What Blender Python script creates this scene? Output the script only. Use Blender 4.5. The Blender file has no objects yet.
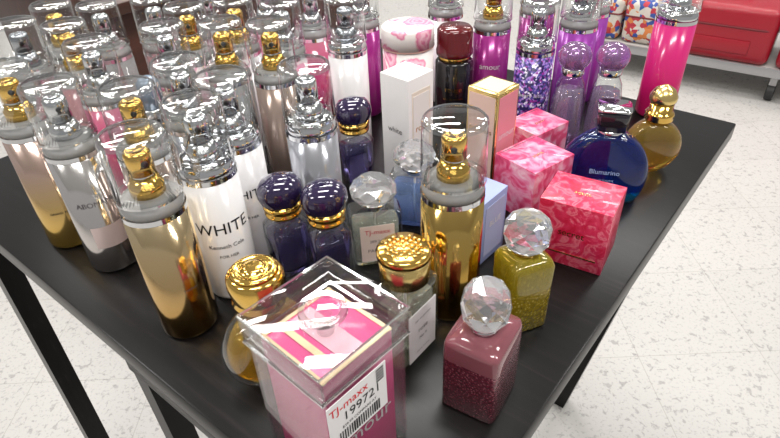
import bpy, bmesh, math, random
from mathutils import Vector, Matrix
random.seed(4)
sc=bpy.context.scene
TZ=0.75
# ------------------------------------------------------------ materials
def newmat(name):
    m=bpy.data.materials.new(name); m.use_nodes=True
    nt=m.node_tree; nt.nodes.clear()
    o=nt.nodes.new('ShaderNodeOutputMaterial')
    return m,nt,o
def P(name,col,rough=.4,metal=0,trans=0,ior=1.45,coat=0,spec=.5,bump=None):
    m,nt,o=newmat(name)
    b=nt.nodes.new('ShaderNodeBsdfPrincipled')
    b.inputs['Base Color'].default_value=(*col,1)
    b.inputs['Roughness'].default_value=rough
    b.inputs['Metallic'].default_value=metal
    b.inputs['Transmission Weight'].default_value=trans
    b.inputs['IOR'].default_value=ior
    b.inputs['Coat Weight'].default_value=coat
    b.inputs['Specular IOR Level'].default_value=spec
    nt.links.new(b.outputs[0],o.inputs[0])
    if bump:
        sc_,st=bump[:2]
        tc=nt.nodes.new('ShaderNodeTexCoord'); v=nt.nodes.new('ShaderNodeTexVoronoi')
        v.inputs['Scale'].default_value=sc_
        nt.links.new(tc.outputs['Object'],v.inputs['Vector'])
        bp=nt.nodes.new('ShaderNodeBump'); bp.inputs['Strength'].default_value=st; bp.inputs['Distance'].default_value=.001
        nt.links.new(v.outputs['Distance'],bp.inputs['Height']); nt.links.new(bp.outputs[0],b.inputs['Normal'])
        if len(bump)>2:   # sparkle: cell colour variation
            r=ramp(nt,[(0,bump[2]),(.35,col),(1,tuple(c*.6 for c in col))])
            nt.links.new(v.outputs['Distance'],r.inputs[0]); nt.links.new(r.outputs[0],b.inputs['Base Color'])
    return m
def ramp(nt,stops,interp='LINEAR'):
    r=nt.nodes.new('ShaderNodeValToRGB'); r.color_ramp.interpolation=interp
    e=r.color_ramp.elements
    while len(e)<len(stops): e.new(.5)
    for i,(p,c) in enumerate(stops):
        e[i].position=p; e[i].color=(*c,1)
    return r
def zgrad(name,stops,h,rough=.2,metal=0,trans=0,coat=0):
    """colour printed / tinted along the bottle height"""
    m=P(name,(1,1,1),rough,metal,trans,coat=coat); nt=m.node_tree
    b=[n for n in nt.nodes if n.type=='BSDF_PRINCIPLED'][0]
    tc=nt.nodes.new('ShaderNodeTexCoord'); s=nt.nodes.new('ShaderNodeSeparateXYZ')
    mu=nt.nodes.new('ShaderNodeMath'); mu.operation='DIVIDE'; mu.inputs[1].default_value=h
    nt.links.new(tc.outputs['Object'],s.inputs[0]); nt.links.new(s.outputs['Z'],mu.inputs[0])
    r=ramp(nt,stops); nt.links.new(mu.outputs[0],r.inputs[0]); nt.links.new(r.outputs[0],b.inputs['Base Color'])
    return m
def noisemat(name,stops,scale,rough=.4,kind='noise',detail=3,dist=0,interp='LINEAR',metal=0,coat=0,stretch=(1,1,1),spec=.5):
    m=P(name,(1,1,1),rough,metal,coat=coat,spec=spec); nt=m.node_tree
    b=[n for n in nt.nodes if n.type=='BSDF_PRINCIPLED'][0]
    tc=nt.nodes.new('ShaderNodeTexCoord'); mp=nt.nodes.new('ShaderNodeMapping'); mp.inputs['Scale'].default_value=stretch
    nt.links.new(tc.outputs['Object'],mp.inputs[0])
    if kind=='noise':
        t=nt.nodes.new('ShaderNodeTexNoise'); t.inputs['Detail'].default_value=detail; t.inputs['Distortion'].default_value=dist; out=t.outputs['Fac']
    else:
        t=nt.nodes.new('ShaderNodeTexVoronoi'); out=t.outputs['Distance']
        if kind=='cells':
            sp=nt.nodes.new('ShaderNodeSeparateColor'); nt.links.new(t.outputs['Color'],sp.inputs[0]); out=sp.outputs[0]
    t.inputs['Scale'].default_value=scale
    nt.links.new(mp.outputs[0],t.inputs['Vector'])
    r=ramp(nt,stops,interp); nt.links.new(out,r.inputs[0]); nt.links.new(r.outputs[0],b.inputs['Base Color'])
    return m
def rosemat(name,base,c1,c2,scale=18,thr=.45):
    """printed roses: rings inside voronoi cells over a plain base"""
    m=P(name,base,.45); nt=m.node_tree
    b=[n for n in nt.nodes if n.type=='BSDF_PRINCIPLED'][0]
    tc=nt.nodes.new('ShaderNodeTexCoord'); t=nt.nodes.new('ShaderNodeTexVoronoi'); t.inputs['Scale'].default_value=scale
    nz=nt.nodes.new('ShaderNodeTexNoise'); nz.inputs['Scale'].default_value=scale*2.5; nz.inputs['Detail'].default_value=3
    vm=nt.nodes.new('ShaderNodeVectorMath'); vm.operation='MULTIPLY_ADD'; vm.inputs[1].default_value=(.022,.022,.022)
    nt.links.new(tc.outputs['Object'],nz.inputs['Vector']); nt.links.new(nz.outputs['Color'],vm.inputs[0]); nt.links.new(tc.outputs['Object'],vm.inputs[2])
    nt.links.new(vm.outputs[0],t.inputs['Vector'])
    r=ramp(nt,[(0,c2),(.07,c1),(.11,c2),(.17,c1),(.21,c2),(.28,c1),(.32,c2),(thr-.05,c1),(thr,base)])
    nt.links.new(t.outputs['Distance'],r.inputs[0]); nt.links.new(r.outputs[0],b.inputs['Base Color'])
    return m
def clearmat(name,tint=(.97,.98,.98),base=.03,edge=.6,power=3):
    m,nt,o=newmat(name)
    tr=nt.nodes.new('ShaderNodeBsdfTransparent'); tr.inputs[0].default_value=(*tint,1)
    gl=nt.nodes.new('ShaderNodeBsdfGlossy'); gl.inputs['Roughness'].default_value=.03
    lw=nt.nodes.new('ShaderNodeLayerWeight'); lw.inputs[0].default_value=.5
    pw=nt.nodes.new('ShaderNodeMath'); pw.operation='POWER'; pw.inputs[1].default_value=power
    ma=nt.nodes.new('ShaderNodeMath'); ma.operation='MULTIPLY_ADD'; ma.inputs[1].default_value=edge; ma.inputs[2].default_value=base
    mx=nt.nodes.new('ShaderNodeMixShader')
    nt.links.new(lw.outputs['Facing'],pw.inputs[0]); nt.links.new(pw.outputs[0],ma.inputs[0]); nt.links.new(ma.outputs[0],mx.inputs[0])
    nt.links.new(tr.outputs[0],mx.inputs[1]); nt.links.new(gl.outputs[0],mx.inputs[2]); nt.links.new(mx.outputs[0],o.inputs[0])
    return m
CLEAR=clearmat('clear_plastic',base=.045,edge=.8,power=2.5)
RIM=clearmat('clear_plastic_rim',base=.35,edge=.6,power=1.5)
CLEARBOX=clearmat('clear_security_plastic',(.95,.95,.95),.05,.5)
CLEARG=clearmat('clear_bottle_wall',(.93,.95,.95),.06,.7,2)
GEM=P('faceted_glass',(.95,.96,.98),.0,trans=.88,ior=1.45)
FROST=P('clear_acrylic_collar',(.86,.85,.83),.05,trans=.7,ior=1.3)
GOLD=P('polished_gold',(.83,.53,.13),.12,1)
GOLDL=P('light_gold',(.88,.66,.26),.22,1)
SILVER=P('polished_silver',(.72,.73,.75),.10,1)
GREYM=P('grey_metal',(.45,.47,.5),.25,1)
BLACK=P('black_ink',(.01,.01,.012),.4)
WHITE=P('white_paper',(.80,.78,.78),.45)
INKG=P('grey_ink',(.12,.11,.12),.5)
# ------------------------------------------------------------ builder
_tc={}
def textmesh(s,size):
    k=(s,size)
    if k in _tc: return _tc[k]
    c=bpy.data.curves.new('t','FONT'); c.body=s; c.size=size; c.align_x='CENTER'; c.align_y='CENTER'; c.resolution_u=3
    o=bpy.data.objects.new('t',c); sc.collection.objects.link(o)
    dg=bpy.context.evaluated_depsgraph_get(); dg.update()
    me=bpy.data.meshes.new_from_object(o.evaluated_get(dg))
    r=([tuple(v.co) for v in me.vertices],[tuple(p.vertices) for p in me.polygons])
    bpy.data.objects.remove(o); bpy.data.curves.remove(c); bpy.data.meshes.remove(me)
    _tc[k]=r; return r
def spow(v,p): return math.copysign(abs(v)**p,v)
class B:
    def __init__(s): s.bm=bmesh.new(); s.mats=[]
    def mi(s,m):
        if m not in s.mats: s.mats.append(m)
        return s.mats.index(m)
    def loft(s,secs,mat,seg=36,off=(0,0),rot=0,caps=(1,1),tilt=None,twist=False):
        i=s.mi(mat); rings=[]
        for q_,sec in enumerate(secs):
            z,a=sec[0],sec[1]; b=sec[2] if len(sec)>2 else a; n=sec[3] if len(sec)>3 else 2
            ring=[]
            for k in range(seg):
                t=2*math.pi*(k+.5+(.5*(q_%2) if twist else 0))/seg
                x=a*spow(math.cos(t),2/n); y=b*spow(math.sin(t),2/n)
                c,q=math.cos(rot),math.sin(rot)
                p=Vector((x*c-y*q+off[0],x*q+y*c+off[1],z))
                if tilt: p=tilt@p
                ring.append(s.bm.verts.new(p))
            rings.append(ring)
        for j,(r0,r1) in enumerate(zip(rings,rings[1:])):
            for k in range(seg):
                k1=(k+1)%seg
                if twist:
                    if j%2==0: ff=[(r0[k],r0[k1],r1[k]),(r0[k1],r1[k1],r1[k])]
                    else: ff=[(r0[k],r1[k1],r1[k]),(r0[k],r0[k1],r1[k1])]
                else: ff=[(r0[k],r0[k1],r1[k1],r1[k])]
                for q in ff: f=s.bm.faces.new(q); f.material_index=i
        if caps[0]: f=s.bm.faces.new(rings[0][::-1]); f.material_index=i
        if caps[1]: f=s.bm.faces.new(rings[-1]); f.material_index=i
    def box(s,c,d,mat,bev=0,rot=0,M=None,seg=2):
        i=s.mi(mat)
        g=bmesh.ops.create_cube(s.bm,size=1)['verts']
        T=Matrix.Translation(c)@Matrix.Rotation(rot,4,'Z')@Matrix.Diagonal((*d,1))
        if M: T=M@T
        for v in g: v.co=T@v.co
        fs={f for v in g for f in v.link_faces}
        for f in fs: f.material_index=i
        if bev:
            es={e for v in g for e in v.link_edges}
            r=bmesh.ops.bevel(s.bm,geom=list(es),offset=bev,segments=seg,affect='EDGES',profile=.5)
            for f in r['faces']: f.material_index=i
    def leg(s,top,bot,w,mat,rot=0):
        """square leg between two points, horizontal end cuts"""
        i=s.mi(mat); R=[]
        for p in (bot,top):
            R.append([s.bm.verts.new(Vector(p)+Matrix.Rotation(rot,3,'Z')@Vector((sx*w/2,sy*w/2,0))) for sx,sy in ((-1,-1),(1,-1),(1,1),(-1,1))])
        for k in range(4):
            f=s.bm.faces.new((R[0][k],R[0][(k+1)%4],R[1][(k+1)%4],R[1][k])); f.material_index=i
        f=s.bm.faces.new(R[0][::-1]); f.material_index=i
        f=s.bm.faces.new(R[1]); f.material_index=i
    def patch(s,r,a0,w,z0,z1,mat,n=14):
        """curved label: w = arc width in metres, centred on angle a0"""
        i=s.mi(mat); pr=None
        for k in range(n+1):
            a=a0+(k/n-.5)*w/r
            p=[s.bm.verts.new((r*math.cos(a),r*math.sin(a),z)) for z in (z0,z1)]
            if pr: f=s.bm.faces.new((pr[0],p[0],p[1],pr[1])); f.material_index=i
            pr=p
    def ctext(s,t,size,r,z,mat,a0=-math.pi/2):
        vs,fs=textmesh(t,size); i=s.mi(mat)
        nv=[s.bm.verts.new((r*math.cos(a0+x/r),r*math.sin(a0+x/r),z+y)) for x,y,_ in vs]
        for f in fs:
            try: q=s.bm.faces.new([nv[k] for k in f]); q.material_index=i
            except ValueError: pass
    def ftext(s,t,size,o,ux,uy,mat):
        vs,fs=textmesh(t,size); i=s.mi(mat); o,ux,uy=Vector(o),Vector(ux),Vector(uy)
        nv=[s.bm.verts.new(o+ux*x+uy*y) for x,y,_ in vs]
        for f in fs:
            try: q=s.bm.faces.new([nv[k] for k in f]); q.material_index=i
            except ValueError: pass
    def done(s,name,loc,rot=0):
        flat={i for i,m in enumerate(s.mats) if m.name.startswith('faceted')}
        for f in s.bm.faces: f.smooth=f.material_index not in flat
        for e in s.bm.edges:
            if len(e.link_faces)==2 and e.calc_face_angle(0)>.55: e.smooth=False
        me=bpy.data.meshes.new(name); s.bm.to_mesh(me); s.bm.free()
        for m in s.mats: me.materials.append(m)
        o=bpy.data.objects.new(name,me); sc.collection.objects.link(o)
        o.location=loc; o.rotation_euler=(0,0,rot); return o
def face_cam(x,y,extra=0): return math.atan2(-x,y)+extra

# ------------------------------------------------------------ room
FLOORM,nt,o=newmat('speckled_vinyl_tile')
b=nt.nodes.new('ShaderNodeBsdfPrincipled'); b.inputs['Roughness'].default_value=.4
tc=nt.nodes.new('ShaderNodeTexCoord')
n1=nt.nodes.new('ShaderNodeTexNoise'); n1.inputs['Scale'].default_value=62; n1.inputs['Detail'].default_value=3; n1.inputs['Distortion'].default_value=.8
n2=nt.nodes.new('ShaderNodeTexNoise'); n2.inputs['Scale'].default_value=140; n2.inputs['Detail'].default_value=2
r1=ramp(nt,[(.0,(.49,.475,.455)),(.58,(.49,.475,.455)),(.66,(.34,.325,.315))])
r2=ramp(nt,[(.0,(1,1,1)),(.57,(1,1,1)),(.69,(.78,.78,.79))])
br=nt.nodes.new('ShaderNodeTexBrick'); br.offset=0; br.inputs['Color1'].default_value=(1,1,1,1); br.inputs['Color2'].default_value=(.96,.96,.96,1); br.inputs['Mortar'].default_value=(.75,.74,.72,1)
br.inputs['Scale'].default_value=1; br.inputs['Mortar Size'].default_value=.001; br.inputs['Brick Width'].default_value=.305; br.inputs['Row Height'].default_value=.305
m1=nt.nodes.new('ShaderNodeMix'); m1.data_type='RGBA'; m1.blend_type='MULTIPLY'; m1.inputs[0].default_value=1
m2=nt.nodes.new('ShaderNodeMix'); m2.data_type='RGBA'; m2.blend_type='MULTIPLY'; m2.inputs[0].default_value=1
for n in (n1,n2,br): nt.links.new(tc.outputs['Object'],n.inputs['Vector'])
nt.links.new(n1.outputs[0],r1.inputs[0]); nt.links.new(n2.outputs[0],r2.inputs[0])
nt.links.new(r1.outputs[0],m1.inputs[6]); nt.links.new(r2.outputs[0],m1.inputs[7])
nt.links.new(m1.outputs[2],m2.inputs[6]); nt.links.new(br.outputs[0],m2.inputs[7])
nt.links.new(m2.outputs[2],b.inputs['Base Color']); nt.links.new(b.outputs[0],o.inputs[0])
k=B(); k.box((0,0,-.05),(12,12,.1),FLOORM); k.done('floor',(0,2.5,0),.0)
CEIL=P('ceiling_tile',(.6,.6,.59),.8)
k=B(); k.box((0,0,.05),(12,12,.1),CEIL); k.done('ceiling',(0,2.5,3.3),0)
# ------------------------------------------------------------ display table
WOOD=noisemat('black_stained_wood',[(.3,(.003,.003,.003)),(.6,(.006,.005,.005)),(.8,(.016,.013,.013))],30,.3,stretch=(6,.25,1),detail=5,spec=.25)
WOODB=noisemat('dark_brown_wood',[(.3,(.03,.012,.008)),(.7,(.08,.03,.02))],20,.35,stretch=(.3,5,1))
ta=math.radians(50); e1=Vector((math.cos(ta),math.sin(ta))); e2=Vector((-e1.y,e1.x))
W1,W2=.81,.84; c0=Vector((.006,.163)); tcn=c0+e1*W1/2+e2*W2/2
k=B()
k.box((0,0,TZ-.0125),(W1,W2,.025),WOOD,.002)
k.box((0,0,TZ-.045),(W1-.12,W2-.12,.04),WOOD,.001)
a,b_=W1/2,W2/2
for top,bot in [((-a+.03,b_-.02),(-a+.02,b_-.035)),((a-.03,b_-.03),(a-.05,b_-.05)),((-a+.03,-b_+.03),(-a+.05,-b_+.05)),((a-.035,-b_+.035),(.365,-.262))]:
    k.leg((*top,TZ-.024),(*bot,.001),.032,WOOD)
# lower frame nested under the top
wa,wb,hz=.60,.33,.56; ox,oy=-.055,-.05
k.box((ox,oy,hz-.0125),(wa,wb,.025),WOOD,.002)
for sx in (-1,1):
    for sy in (-1,1):
        x=ox+sx*(wa/2-.02); y=oy+sy*(wb/2-.02)
        k.leg((x,y,hz-.024),(x,y-(.05 if sx<0 and sy>0 else 0),.001),.034,WOOD)
    k.box((ox+sx*.2,oy,(hz+TZ-.06)/2),(.03,wb-.05,TZ-.06-hz),WOOD)
k.done('display_table',(tcn.x,tcn.y,0),ta)
# neighbouring brown display plinth
q=tcn+e2*(W2/2+.60+.45)+e1*.75
k=B(); k.box((0,0,.735),(1.1,.9,.03),WOODB,.003); k.box((0,0,.36),(1.04,.84,.719),WOODB,.003)
k.done('wooden_display_plinth',(q.x,q.y,0),ta)
# ------------------------------------------------------------ product builders
def sprayer(k,mat,z0,s=1.0):
    k.loft([(z0,.0145*s),(z0+.010,.0145*s),(z0+.012,.0125*s),(z0+.016,.0115*s)],mat)
    k.loft([(z0+.016,.0095*s),(z0+.020,.0095*s)],SILVER if mat is not SILVER else GREYM)
    k.loft([(z0+.020,.0112*s),(z0+.038,.0108*s),(z0+.0405,.0095*s),(z0+.0405,.007*s),(z0+.0395,.006*s)],mat)
    T=Matrix.Translation((0,-.0105*s,z0+.031))@Matrix.Rotation(math.pi/2,4,'X')
    k.loft([(0,.003*s),(.002,.0025*s)],BLACK,seg=12,tilt=T)
def mist(x,y,body,spr=GOLD,collar=FROST,h=.210,r=.0268,text=(),label=None,band=None,cap=CLEAR,name='body_mist_bottle',extra=0):
    k=B(); z1=h-.070; z2=h-.056
    k.loft([(0,r-.003),(.002,r-.0008),(.005,r),(z1,r)],body)
    if collar is FROST:
        k.loft([(z1,r-.006),(z1+.008,r-.007),(z1+.009,.012)],GREYM)
    k.loft([(z1,r),(z1+.006,r*.985),(z1+.011,r*.9),(z1+.014,r*.8),(z1+.0145,r*.62)],collar)
    k.loft([(z1-.004,r+.0004),(z1+.001,r+.0004)],SILVER if band is None else band,caps=(0,0))
    sprayer(k,spr,z2)
    k.loft([(z2-.001,r+.0006),(h-.004,r-.0008),(h-.001,r-.0018),(h,r-.0035)],cap,seg=48)
    k.loft([(z2-.001,r+.0009),(z2+.0012,r+.0009)],RIM,caps=(0,0),seg=48)
    k.loft([(h-.0045,r-.0005),(h-.0015,r-.0012),(h+.0003,r-.0030),(h+.0004,r-.005)],RIM,caps=(0,0),seg=48)
    if label:
        for (a,b_,w,m) in label: k.patch(r+.0002,-math.pi/2,w,a,b_,m)
    for (t,s,z,m) in text: k.ctext(t,s,r+.0006,z,m)
    return k.done(name,(x,y,TZ),face_cam(x,y,extra))
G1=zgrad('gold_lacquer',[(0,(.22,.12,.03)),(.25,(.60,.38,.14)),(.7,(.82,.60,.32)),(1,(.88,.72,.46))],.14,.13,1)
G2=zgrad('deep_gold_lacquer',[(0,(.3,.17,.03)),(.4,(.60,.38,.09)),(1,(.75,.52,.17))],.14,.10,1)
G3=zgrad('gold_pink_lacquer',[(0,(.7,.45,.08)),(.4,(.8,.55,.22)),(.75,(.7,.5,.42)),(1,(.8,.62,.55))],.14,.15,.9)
PEARL=P('pearl_white',(.78,.77,.78),.2,.1,coat=.5)
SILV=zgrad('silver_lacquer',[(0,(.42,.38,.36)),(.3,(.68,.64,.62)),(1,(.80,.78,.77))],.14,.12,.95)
PINKL=zgrad('pink_liquid',[(0,(.62,.01,.13)),(.6,(.72,.05,.24)),(1,(.75,.25,.36))],.14,.06,0,.4,.5)
HOT=zgrad('hot_pink_lacquer',[(0,(.66,.01,.13)),(1,(.55,.02,.17))],.14,.2,0,0,.4)
MAG=zgrad('magenta_lacquer',[(0,(.20,.01,.13)),(1,(.32,.02,.21))],.14,.2,.2,0,.4)
PURM=zgrad('purple_lacquer',[(0,(.2,.03,.25)),(1,(.30,.04,.35))],.14,.2,.2,0,.4)
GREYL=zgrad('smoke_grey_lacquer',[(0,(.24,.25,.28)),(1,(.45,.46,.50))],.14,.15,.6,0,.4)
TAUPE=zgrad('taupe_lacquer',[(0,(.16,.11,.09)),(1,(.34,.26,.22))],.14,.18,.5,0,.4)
PALEP=P('pale_pink_fragrance',(.80,.45,.48),.04,trans=.6,ior=1.35)
CLR=P('clear_fragrance',(.85,.86,.86),.04,trans=.75,ior=1.35)
GLIT=noisemat('purple_mosaic_print',[(0,(.02,.015,.10)),(.35,(.08,.06,.32)),(.55,(.35,.2,.6)),(.78,(.75,.7,.9)),(.88,(.3,.03,.3))],330,.3,'cells',interp='CONSTANT',coat=.3)
ROSE=rosemat('rose_print',(.80,.70,.70),(.72,.22,.38),(.85,.55,.62),24,.5)
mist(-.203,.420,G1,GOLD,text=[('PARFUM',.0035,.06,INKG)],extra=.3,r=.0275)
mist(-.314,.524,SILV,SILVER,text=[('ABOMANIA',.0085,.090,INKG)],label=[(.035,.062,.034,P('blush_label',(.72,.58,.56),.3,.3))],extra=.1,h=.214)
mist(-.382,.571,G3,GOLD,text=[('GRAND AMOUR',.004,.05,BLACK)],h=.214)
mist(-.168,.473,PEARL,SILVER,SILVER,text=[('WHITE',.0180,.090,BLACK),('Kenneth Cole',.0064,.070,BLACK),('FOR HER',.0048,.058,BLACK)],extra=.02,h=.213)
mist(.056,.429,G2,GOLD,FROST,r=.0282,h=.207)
mist(-.329,.652,PINKL,SILVER)
mist(-.385,.720,PALEP,GOLD)
mist(-.452,.735,CLR,GREYM)
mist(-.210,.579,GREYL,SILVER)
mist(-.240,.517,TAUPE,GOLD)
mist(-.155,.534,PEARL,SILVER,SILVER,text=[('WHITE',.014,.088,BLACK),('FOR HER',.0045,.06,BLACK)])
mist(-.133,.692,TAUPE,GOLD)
mist(-.192,.702,CLR,GOLD)
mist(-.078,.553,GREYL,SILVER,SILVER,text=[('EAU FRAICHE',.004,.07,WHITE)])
mist(-.048,.782,PEARL,GREYM,SILVER)
mist(.160,.846,MAG,GOLD,text=[('amour',.012,.09,WHITE)])
mist(.216,.806,GLIT,SILVER,SILVER,text=[('berry kiss',.009,.06,WHITE)],h=.190)
mist(.283,.838,PURM,SILVER)
mist(.420,.832,HOT,SILVER,SILVER,r=.028,h=.217)
for (x,y,bm_,s_) in [(-.26,.70,TAUPE,SILVER),(-.253,.775,ROSE,GOLD),(-.31,.82,PALEP,SILVER),(-.195,.795,PEARL,GOLD),(-.130,.775,ROSE,SILVER),(-.375,.80,CLR,SILVER),(-.44,.81,TAUPE,GOLD),(-.10,.85,PINKL,SILVER),(-.03,.88,MAG,SILVER),(.1,.92,PEARL,SILVER),(-.25,.87,ROSE,SILVER),(-.17,.88,PINKL,SILVER),(.24,.91,MAG,SILVER),(.32,.90,PURM,SILVER)]:
    mist(x,y,bm_,s_)
# dark bottle with blue-grey pump
k=B(); D1=P('dark_smoke_glass',(.03,.025,.035),.08,trans=.3,coat=.5); BG=P('blue_grey_cap',(.22,.28,.36),.25,.3,coat=.4)
k.loft([(0,.022),(.003,.025),(.105,.025),(.118,.02),(.124,.012)],D1)
k.loft([(.124,.0165),(.126,.0175),(.136,.0175),(.137,.015)],SILVER); k.loft([(.137,.0145),(.165,.0125),(.170,.009),(.172,.004)],BG)
k.done('hair_perfume_bottle',(-.268,.634,TZ),face_cam(-.26,.625))
# --- plastic security box with boxed perfume
k=B(); w=.074; hb=.15; t=.0018
PK=zgrad('pink_carton',[(0,(.76,.07,.25)),(.5,(.68,.06,.22)),(.86,(.80,.13,.33)),(1,(.74,.09,.28))],.13,.35,0,0,.2)
PEDG=P('pale_gold_foil',(.85,.66,.42),.3,.6)
iw=.062
k.box((0,0,.066),(iw,iw,.128),PK,.0006)
for sx in (-1,1):
    k.box((sx*(iw/2-.0015),0,.1303),(.003,iw+.0006,.0008),PEDG); k.box((0,sx*(iw/2-.0015),.1304),(iw+.0006,.003,.0008),PEDG)
k.box((0,0,.1306),(.018,iw-.01,.0006),P('pale_pink',(.85,.50,.58),.35)); k.box((-.016,0,.1306),(.005,iw-.01,.0006),PEDG)
k.box((0,0,t/2),(w,w,t),CLEARBOX)
for sx in (-1,1):
    k.box((sx*(w/2-t/2),0,hb/2-.005),(t,w,hb-.012),CLEARBOX); k.box((0,sx*(w/2-t/2),hb/2-.005),(w-2*t,t,hb-.012),CLEARBOX)
k.box((0,0,hb-.0015),(w+.005,w+.005,.0022),CLEARBOX,.0008)
for sx in (-1,1):
    k.box((sx*(w/2+.0018),0,hb-.013),(.0016,w+.005,.022),CLEARBOX,.0004); k.box((0,sx*(w/2+.0018),hb-.013),(w+.002,.0016,.022),CLEARBOX,.0004)
    k.box((sx*(w/2+.0025),0,hb-.0006),(.0012,w+.006,.0012),RIM); k.box((0,sx*(w/2+.0025),hb-.0006),(w+.004,.0012,.0012),RIM)
    k.box((sx*(w/2+.002),0,hb-.0245),(.0018,w+.006,.0014),RIM); k.box((0,sx*(w/2+.002),hb-.0245),(w+.006,.0018,.0014),RIM)
for (a0,a1) in [((0,.0165)),((.012,.0135))]: pass
k.loft([(hb,.0165),(hb+.003,.0160),(hb+.003,.0120),(hb,.0120)],RIM,caps=(0,0),seg=40)
k.loft([(hb-.018,.006),(hb-.003,.006)],CLEARBOX)
k.box((w/2+.006,0,hb-.02),(.008,.026,.03),CLEARBOX,.001)
yf=-w/2-.0032; tx=-.012; tz=.099
k.box((tx,yf,tz),(.052,.0006,.044),WHITE)
yq=yf-.0006
k.ftext('TJ-maxx',.0100,(tx-.008,yq,tz+.014),(1,0,0),(0,0,1),P('red_ink',(.7,.02,.03),.5))
k.ftext('199721',.0115,(tx+.003,yq,tz+.003),(1,0,0),(0,0,1),BLACK)
k.ftext('$39.99 COMPARE AT',.0034,(tx,yq,tz-.0055),(1,0,0),(0,0,1),BLACK)
for i in range(18):
    k.box((tx-.018+i*.0021,yq,tz-.014),(.0007+.0007*random.random(),.0002,.010),BLACK)
for i in range(5):
    k.box((tx+.020,yq,tz+.009+i*.0026),(.007,.0002,.0011),BLACK)
k.ftext('amour',.02,(0,-iw/2-.0006,.056),(1,0,0),(0,0,1),WHITE)
k.done('security_box_with_perfume',(-.046,.273,TZ),math.radians(46))
# --- round gold capped amber bottle
def discbottle(R,dep,glass,rim,neck=.012,inner=None):
    k=B(); N=18
    def S(R,dep,lo=.80,hi=.86):
        secs=[]
        for i in range(N+1):
            t=-math.pi/2*lo+(math.pi/2*(lo+hi))*i/N
            secs.append((R*math.sin(t),R*math.cos(t),dep*(.45+.55*math.cos(t)),2.5))
        return secs
    s0=S(R,dep); z0=s0[0][0]
    secs=[(a-z0,b_,c,n) for a,b_,c,n in s0]; k.loft(secs,glass,seg=48); zt=secs[-1][0]
    if inner:
        s1=[(a-z0,b_,c,n) for a,b_,c,n in S(R*.90,dep*.8)][:15]; k.loft(s1,inner,seg=40)
    if rim: k.loft([(a,b_+.0012,.0035,4) for a,b_,c,n in secs],rim,seg=24)
    k.loft([(zt-.003,.013),(zt+neck,.013)],GOLD)
    return k,zt+neck
AML=P('amber_liquid',(.95,.62,.05),.03,trans=.85,ior=1.33)
k,z=discbottle(.043,.022,CLEARG,None,.006,AML)
k.loft([(z-.004,.017),(z-.002,.021),(z+.004,.0225),(z+.006,.021),(z+.008,.0215),(z+.020,.0235),(z+.027,.023),(z+.031,.020)],GOLD,seg=40)
k.loft([(z+.031,.0195),(z+.033,.018),(z+.034,.014),(z+.0335,.0135),(z+.0335,.0095),(z+.035,.009),(z+.0355,.006)],GOLD,seg=40)
k.done('round_gold_perfume_bottle',(-.109,.352,TZ),face_cam(-.137,.352,.35))
# --- square bottle with gold cap
def sqbottle(wx,wy,hb,glass,n=7,neckm=GOLD,nr=.009,nh=.010,label=None,texts=()):
    k=B()
    k.loft([(0,wx/2*.92,wy/2*.92,n),(.002,wx/2*.98,wy/2*.98,n),(.006,wx/2,wy/2,n),(hb-.006,wx/2,wy/2,n),(hb-.002,wx/2*.96,wy/2*.95,n),(hb,wx/2*.88,wy/2*.85,n)],glass,seg=56)
    k.loft([(hb-.001,nr),(hb+nh,nr)],neckm)
    k.loft([(.014,.0012),(hb,.0012)],WHITE,seg=8)
    if label:
        lz0,lz1,lw,lm=label
        k.box((0,-wy/2-.0004,(lz0+lz1)/2),(lw,.0005,lz1-lz0),lm)
    for t,s_,z,m in texts: k.ftext(t,s_,(0,-wy/2-.001,z),(1,0,0),(0,0,1),m)
    return k
k=sqbottle(.058,.036,.088,CLEARG,label=(.014,.070,.038,WHITE),texts=[('eau de parfum',.0038,.060,INKG),('rose',.0075,.047,INKG),('No 9',.005,.037,INKG),('100 ml  3.4 fl.oz',.0028,.022,INKG)])
k.loft([(.008,.025,.014,7),(.070,.025,.014,7)],P('pale_liquid',(.92,.92,.78),.02,trans=.85,ior=1.33),seg=40)
z=.094
k.loft([(z,.019),(z+.001,.021),(z+.024,.021)],GOLDL,seg=40); k.loft([(z+.024,.021),(z+.0245,.0225),(z+.029,.0225),(z+.0315,.020)],GOLD,seg=40)
for i in range(7):
    for j in range(7):
        px,py=(i-3)*.0048,(j-3)*.0048
        if math.hypot(px,py)<.0165: k.loft([(z+.0315,.0019),(z+.0328,.0012)],GOLDL,seg=6,off=(px,py))
k.done('square_perfume_bottle',(.010,.366,TZ),math.radians(50))
def gemcap(k,z,r,h,seg=8,nb=GOLDL,block=False):
    if block: k.loft([(z,r*.72),(z+h*.15,r*.93),(z+h*.45,r),(z+h*.72,r*.96),(z+h*.90,r*.82),(z+h,r*.6)],GEM,seg=seg,twist=True)
    else: k.loft([(z,r*.6),(z+h*.16,r*.86),(z+h*.38,r),(z+h*.60,r*.98),(z+h*.82,r*.80),(z+h,r*.5)],GEM,seg=seg,twist=True)
    k.loft([(z-.003,r*.6),(z-.0003,r*.6)],nb,seg=24)
# maroon bottle
MAR=P('maroon_glitter_glass',(.20,.03,.055),.15,.3,trans=.1,coat=.6,bump=(450,.6,(.70,.32,.36)))
MARG=P('rose_maroon_glass',(.40,.13,.16),.05,trans=.5,coat=.6)
k=B()
k.loft([(0,.0225,.026,9),(.003,.024,.0275,9),(.058,.024,.0275,9)],MAR,seg=56,caps=(1,0))
k.loft([(.058,.024,.0275,9),(.072,.0237,.0272,9),(.077,.0225,.026,9),(.0795,.014,.016,4)],MARG,seg=56,caps=(0,1))
k.loft([(.079,.011),(.084,.011)],SILVER)
gemcap(k,.087,.0195,.036,nb=SILVER,block=True)
k.done('maroon_perfume_bottle',(.070,.319,TZ),math.radians(-33))
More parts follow.
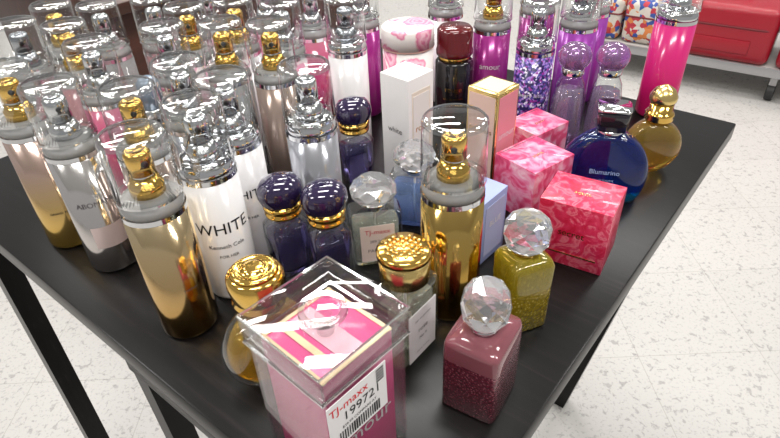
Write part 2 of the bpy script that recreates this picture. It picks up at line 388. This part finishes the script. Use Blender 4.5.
# yellow bottle
YEL=P('olive_glitter_glass',(.42,.30,.012),.1,.1,trans=.4,coat=.5,bump=(330,.4,(.9,.75,.2)))
YELG=P('olive_gold_glass',(.60,.48,.03),.05,trans=.7,coat=.5)
k=B(); k.loft([(0,.0195,.0195,8),(.003,.0208,.0208,8),(.050,.0210,.0210,8)],YEL,seg=56,caps=(1,0))
k.loft([(.050,.0210,.0210,8),(.074,.0212,.0212,8),(.080,.019,.019,7),(.084,.013,.013,4)],YELG,seg=56,caps=(0,1))
k.loft([(.083,.011),(.087,.011)],GOLDL); gemcap(k,.090,.0215,.032,block=True)
k.done('yellow_perfume_bottle',(.120,.405,TZ),math.radians(20))
# --- clear bottle with octagonal cap
LBL=P('pale_pink_label',(.78,.68,.66),.4)
def clearbottle(x,y,rot,liquid,lab):
    k=sqbottle(.056,.032,.075,CLEARG,neckm=SILVER,nh=.006,label=lab,texts=[('TJ-maxx',.008,.054,P('red_ink2',(.55,.05,.08),.5)),('289.3 ml',.005,.042,INKG),('PARFUM',.006,.030,INKG)] if lab else [])
    k.loft([(.008,.024,.012,7),(.060,.024,.012,7)],liquid,seg=40)
    gemcap(k,.084,.0245,.026,nb=SILVER)
    return k.done('clear_perfume_bottle',(x,y,TZ),rot)
clearbottle(-.016,.498,face_cam(-.014,.503,.12),P('faint_liquid',(.85,.88,.78),.02,trans=.8,ior=1.33),(.016,.062,.036,LBL))
clearbottle(.030,.563,face_cam(.03,.56,-.2),P('blue_liquid',(.35,.5,.9),.05,trans=.7,ior=1.33),None)
# --- purple oval cap bottles
PUR=P('purple_liquid',(.22,.18,.47),.02,trans=.88,ior=1.33); PURC=P('purple_cap',(.018,.010,.045),.05,coat=1)
for x,y in [(-.108,.490),(-.063,.474),(-.040,.664)]:
    k=B()
    k.loft([(0,.017,.014,5),(.003,.019,.016,5),(.05,.0212,.018,5),(.066,.0212,.018,4),(.074,.016,.015,3),(.078,.013,.013,2)],CLEARG,seg=48)
    k.loft([(.006,.0165,.0135,5),(.05,.0187,.0155,5),(.060,.0187,.0155,4)],PUR,seg=48)
    k.loft([(.0775,.014),(.079,.0185),(.082,.019),(.083,.0175),(.086,.0175),(.087,.0195),(.091,.0195),(.092,.017)],GOLD,seg=40)
    k.loft([(.092,.018),(.095,.0215,.019),(.103,.0238,.0208),(.111,.0228,.0198),(.117,.0185,.016),(.120,.0105,.0095),(.1206,.004,.003)],PURC,seg=44)
    k.done('purple_perfume_bottle',(x,y,TZ),face_cam(x,y,.4))
# --- cartons
def carton(name,x,y,rot,w,d,h,mat,extra=None,bev=.0008):
    k=B(); k.box((0,0,h/2),(w,d,h),mat,bev)
    k.box((0,d/2-.004,h+.0001),(w-.004,.0006,.0003),INKG)
    if extra: extra(k,w,d,h)
    return k.done(name,(x,y,TZ),rot)
def ex_white(k,w,d,h):
    k.box((0,-d/2-.0002,h*.5),(w*.72,.0004,h*.8),P('cream_panel',(.80,.72,.62),.4)); k.box((0,-d/2-.0006,h*.5),(w*.64,.0004,h*.74),P('white_panel',(.80,.78,.76),.4))
    k.ftext('rose',.012,(0,-d/2-.0012,h*.62),(1,0,0),(0,0,1),GOLDL); k.ftext('eau de parfum',.0045,(0,-d/2-.0012,h*.42),(1,0,0),(0,0,1),INKG)
    k.ftext('white',.010,(-w/2-.0006,0,h*.6),(0,-1,0),(0,0,1),INKG)
carton('perfume_carton',.026,.634,math.radians(45),.043,.043,.165,WHITE,ex_white)
def ex_gold(k,w,d,h):
    k.box((0,0,h+.0006),(w*.8,d*.8,.0005),P('cream_top',(.8,.66,.42),.4))
    k.box((0,-d/2-.0003,h*.5),(w*.86,.0004,h*.93),P('pink_face',(.75,.28,.34),.4)); k.box((-w/2-.0003,0,h*.5),(.0004,d*.86,h*.93),P('cream_face',(.78,.55,.47),.4))
    k.ftext('amour',.012,(0,-d/2-.0009,h*.6),(1,0,0),(0,0,1),WHITE); k.ftext('princess',.010,(-w/2-.0009,0,h*.65),(0,-1,0),(0,0,1),GOLDL)
    k.ftext('PARFUM',.007,(0,-d/2-.0009,h*.35),(1,0,0),(0,0,1),WHITE)
carton('perfume_carton',.128,.642,math.radians(45),.043,.043,.14,GOLDL,ex_gold)
PF1=noisemat('pink_floral_print',[(.3,(.55,.02,.10)),(.45,(.70,.08,.20)),(.55,(.76,.24,.38)),(.7,(.8,.48,.56))],45,.35,dist=1.5,coat=.2)
PF2=noisemat('red_pink_print',[(.35,(.55,.01,.05)),(.5,(.65,.03,.10)),(.58,(.74,.16,.23)),(.66,(.65,.05,.11))],55,.35,dist=2,coat=.2)
def ex_txt(s):
    def f(k,w,d,h):
        k.ftext(s,.011,(0,-d/2-.0006,h*.55),(1,0,0),(0,0,1),GOLDL); k.ftext('scent',.008,(0,-.004,h+.0006),(1,0,0),(0,1,0),GOLDL)
        k.box((0,-d/2-.0003,h*.2),(w*.8,.0004,.0015),GOLDL)
    return f
carton('gift_box',.203,.504,math.radians(-32),.074,.060,.077,PF2,ex_txt('secret'))
carton('gift_box',.174,.600,math.radians(36),.068,.062,.070,PF1,ex_txt('bloom'))
carton('gift_box',.198,.692,math.radians(36),.062,.055,.065,PF1,ex_txt('bloom'))
LAV=P('lavender_card',(.30,.36,.62),.4)
carton('lavender_perfume_box',.094,.517,math.radians(48),.046,.046,.080,LAV,lambda k,w,d,h:(k.box((0,-d/2-.0003,h*.5),(w*.8,.0004,h*.8),P('lilac_face',(.42,.46,.68),.4)),k.ftext('BLUE',.01,(0,-d/2-.001,h*.6),(1,0,0),(0,0,1),WHITE)))
# --- blue curved bottle
BLU=P('cobalt_glass',(.0,.04,.45),.02,trans=.85,coat=.5); TEAL=P('teal_glass',(.0,.3,.65),.03,trans=.8,coat=.5)
PALEB=P('pale_blue_ink',(.35,.5,.75),.4)
k=B(); N=18; secs=[]
for i in range(N+1):
    u=i/N; z=.086*u
    wx=.052*math.sqrt(max(0,1-((u-.36)/.67)**2))+.001; secs.append((z,max(.012,wx),.024*(1-.35*u),2.6))
k.loft(secs[:4],TEAL,seg=48,caps=(1,0)); k.loft(secs[3:],BLU,seg=48,caps=(0,1))
k.loft([(.085,.0135),(.088,.0155),(.092,.0155)],SILVER); k.loft([(.092,.0165,.0145,5),(.111,.0185,.0165,5),(.116,.018,.016,5)],D1,seg=40); k.loft([(.116,.019,.017,5),(.120,.019,.017,5)],SILVER,seg=40)
k.ftext('Blumarino',.0085,(0,-.0248,.044),(1,0,0),(0,.12,1),PALEB); k.ftext('EAU DE TOILETTE',.0030,(0,-.0252,.033),(1,0,0),(0,.12,1),PALEB)
k.done('blue_perfume_bottle',(.265,.616,TZ),math.radians(-16))
# --- gold flask bottle on the right
k,z=discbottle(.036,.021,P('gold_perfume_glass',(.80,.53,.09),.03,trans=.85,coat=.5),None,.004)
k.loft([(z-.003,.016),(z,.018),(z+.003,.016),(z+.006,.018),(z+.009,.016),(z+.010,.014),(z+.020,.014)],GOLD,seg=32)
k.loft([(z+.020,.014),(z+.025,.0165),(z+.030,.0165),(z+.038,.012),(z+.042,.006),(z+.044,.002)],GOLDL,seg=24)
k.done('gold_perfume_bottle',(.348,.672,TZ),face_cam(.357,.689,.35))
# --- lilac round cap bottles
LCAP=P('violet_translucent_cap',(.50,.25,.55),.05,trans=.75,coat=.5); LLQ=P('lilac_liquid',(.72,.55,.80),.05,trans=.75)
for x,y in [(.252,.742),(.300,.735)]:
    k=B()
    k.loft([(0,.020),(.003,.0225),(.03,.0235),(.07,.0215),(.095,.018),(.103,.014),(.108,.012)],CLEARG)
    k.loft([(.004,.019),(.03,.0212),(.07,.0190),(.085,.017)],LLQ)
    k.loft([(.107,.0135),(.109,.015),(.117,.015),(.118,.0135)],SILVER)
    k.loft([(.118,.011),(.121,.018),(.128,.0215),(.136,.0215),(.143,.018),(.148,.011),(.150,.004)],LCAP)
    k.loft([(.119,.007),(.138,.007)],GREYM)
    k.ftext('fleur',.010,(0,-.0242,.05),(1,0,0),(0,0,1),INKG)
    k.done('lilac_perfume_bottle',(x,y,TZ),face_cam(x,y))
# --- red/black bottle and rose canisters
k=B(); k.loft([(0,.025),(.003,.0275),(.100,.0275),(.104,.024)],P('black_gloss',(.008,.006,.008),.12,coat=.5)); k.loft([(.104,.023),(.110,.023)],GOLD)
MC=P('maroon_gloss_cap',(.10,.005,.008),.12,coat=.6)
k.loft([(.110,.0255),(.112,.0265),(.118,.0265),(.119,.0255),(.146,.0255),(.150,.022)],MC); k.ctext('rouge',.011,.0282,.065,GOLD); k.ctext('EAU DE PARFUM',.004,.0282,.05,GOLD)
k.done('dark_red_perfume_bottle',(.104,.828,TZ),face_cam(.11,.84))
ROSEB=rosemat('big_rose_print',(.80,.74,.72),(.66,.16,.30),(.82,.5,.58),20,.45)
x,y,r,h=.036,.812,.036,.16
k=B(); k.loft([(0,r-.001),(.001,r),(h-.028,r)],ROSEB,seg=48); k.loft([(h-.028,r+.001),(h-.002,r+.001),(h,r-.001)],ROSEB,seg=48); k.loft([(h-.0285,r+.0014),(h-.0265,r+.0014)],P('rose_trim',(.6,.35,.3),.4),seg=48,caps=(0,0))
k.done('rose_gift_canister',(x,y,TZ),face_cam(x,y))
# ------------------------------------------------------------ rolling rack with bags (background right)
RED=P('red_vinyl',(.32,.007,.02),.35,coat=.2,bump=(900,.3)); REDD=P('dark_red_piping',(.15,.004,.01),.4)
RACKM=P('grey_steel',(.40,.40,.41),.35,.8); RUB=P('black_rubber',(.02,.02,.02),.5)
ra=math.radians(-36); RP=Vector((1.80,2.62,0))
k=B()
L,Dp=1.7,.55
k.box((0,0,.13),(L,Dp,.02),P('shelf_board',(.5,.48,.46),.5),.002)
k.box((0,-Dp/2-.006,.135),(L,.012,.04),RACKM,.003); k.box((0,Dp/2+.006,.135),(L,.012,.04),RACKM,.003)
for sx in (-1,1):
    k.box((sx*L/2,0,.135),(.015,Dp,.04),RACKM,.003)
    for sy in (-1,1):
        k.box((sx*(L/2-.01),sy*(Dp/2-.01),.6),(.025,.025,.93),RACKM,.003)
for cx_ in (-L/2+.05,.06,L/2-.05):
    for sy in (-1,1):
        px,py=cx_,sy*(Dp/2-.04)
        k.box((px,py,.09),(.03,.035,.06),RACKM,.004)
        T=Matrix.Translation((px-.017,py,.038))@Matrix.Rotation(math.pi/2,4,'Y')
        k.loft([(0,.03),(.003,.037),(.031,.037),(.034,.03)],RUB,seg=28,tilt=T)
k.done('rolling_rack',RP,ra)
def bag(name,lx,w,d,h,mat,pip,ly=-.08):
    k=B(); k.box((0,0,h/2),(w,d,h),mat,.03,seg=4)
    k.loft([(h*.62,w/2+.002,d/2+.002,10),(h*.64,w/2+.004,d/2+.004,10),(h*.66,w/2+.002,d/2+.002,10)],pip,seg=64,caps=(0,0))
    k.box((0,-d/2-.002,h*.3),(w*.6,.006,h*.25),mat,.004)
    for sx in (-1,1): k.box((sx*w*.16,0,h+.012),(.02,.02,.03),pip,.004)
    k.box((0,0,h+.03),(w*.36,.024,.012),pip,.005)
    p=RP+Matrix.Rotation(ra,3,'Z')@Vector((lx,ly,0))
    k.done(name,(p.x,p.y,.141),ra)
bag('red_travel_bag',-.20,.42,.34,.24,RED,REDD); bag('red_travel_bag',.26,.44,.34,.26,RED,REDD)
FLOR=noisemat('floral_fabric',[(0,(.6,.54,.48)),(.3,(.45,.04,.06)),(.5,(.04,.08,.3)),(.65,(.6,.2,.06)),(.8,(.55,.52,.46))],50,.7,'cells',interp='CONSTANT')
bag('floral_tote_bag',-.53,.20,.28,.2,FLOR,REDD); bag('floral_tote_bag',-.74,.19,.28,.2,FLOR,REDD)
# ------------------------------------------------------------ lights
for i in range(3):
    for j in range(4):
        x=-2.4+2.4*i; y=-.9+1.9*j
        L=bpy.data.lights.new('ceiling_light','AREA'); L.shape='RECTANGLE'; L.size=1.2; L.size_y=.3; L.energy=40; L.color=(1,.98,.95)
        o=bpy.data.objects.new('ceiling_light',L); sc.collection.objects.link(o); o.location=(x,y,3.24)
w=bpy.data.worlds.new('store_ambient'); sc.world=w; w.use_nodes=True
w.node_tree.nodes['Background'].inputs[0].default_value=(1,.99,.98,1); w.node_tree.nodes['Background'].inputs[1].default_value=.35
# ------------------------------------------------------------ camera
up=-Vector((35,-805,-586)).normalized(); fw=Vector((0,0,-1)); yc=(fw-up*fw.dot(up)).normalized(); xc=yc.cross(up)
cam=bpy.data.cameras.new('camera'); cam.sensor_width=36; cam.lens=36*586/780; cam.clip_start=.01
co=bpy.data.objects.new('camera',cam); sc.collection.objects.link(co)
co.matrix_world=Matrix.Translation((0,0,TZ+.42))@Matrix((xc,yc,up)).to_4x4()
sc.camera=co
sc.view_settings.view_transform='Standard'
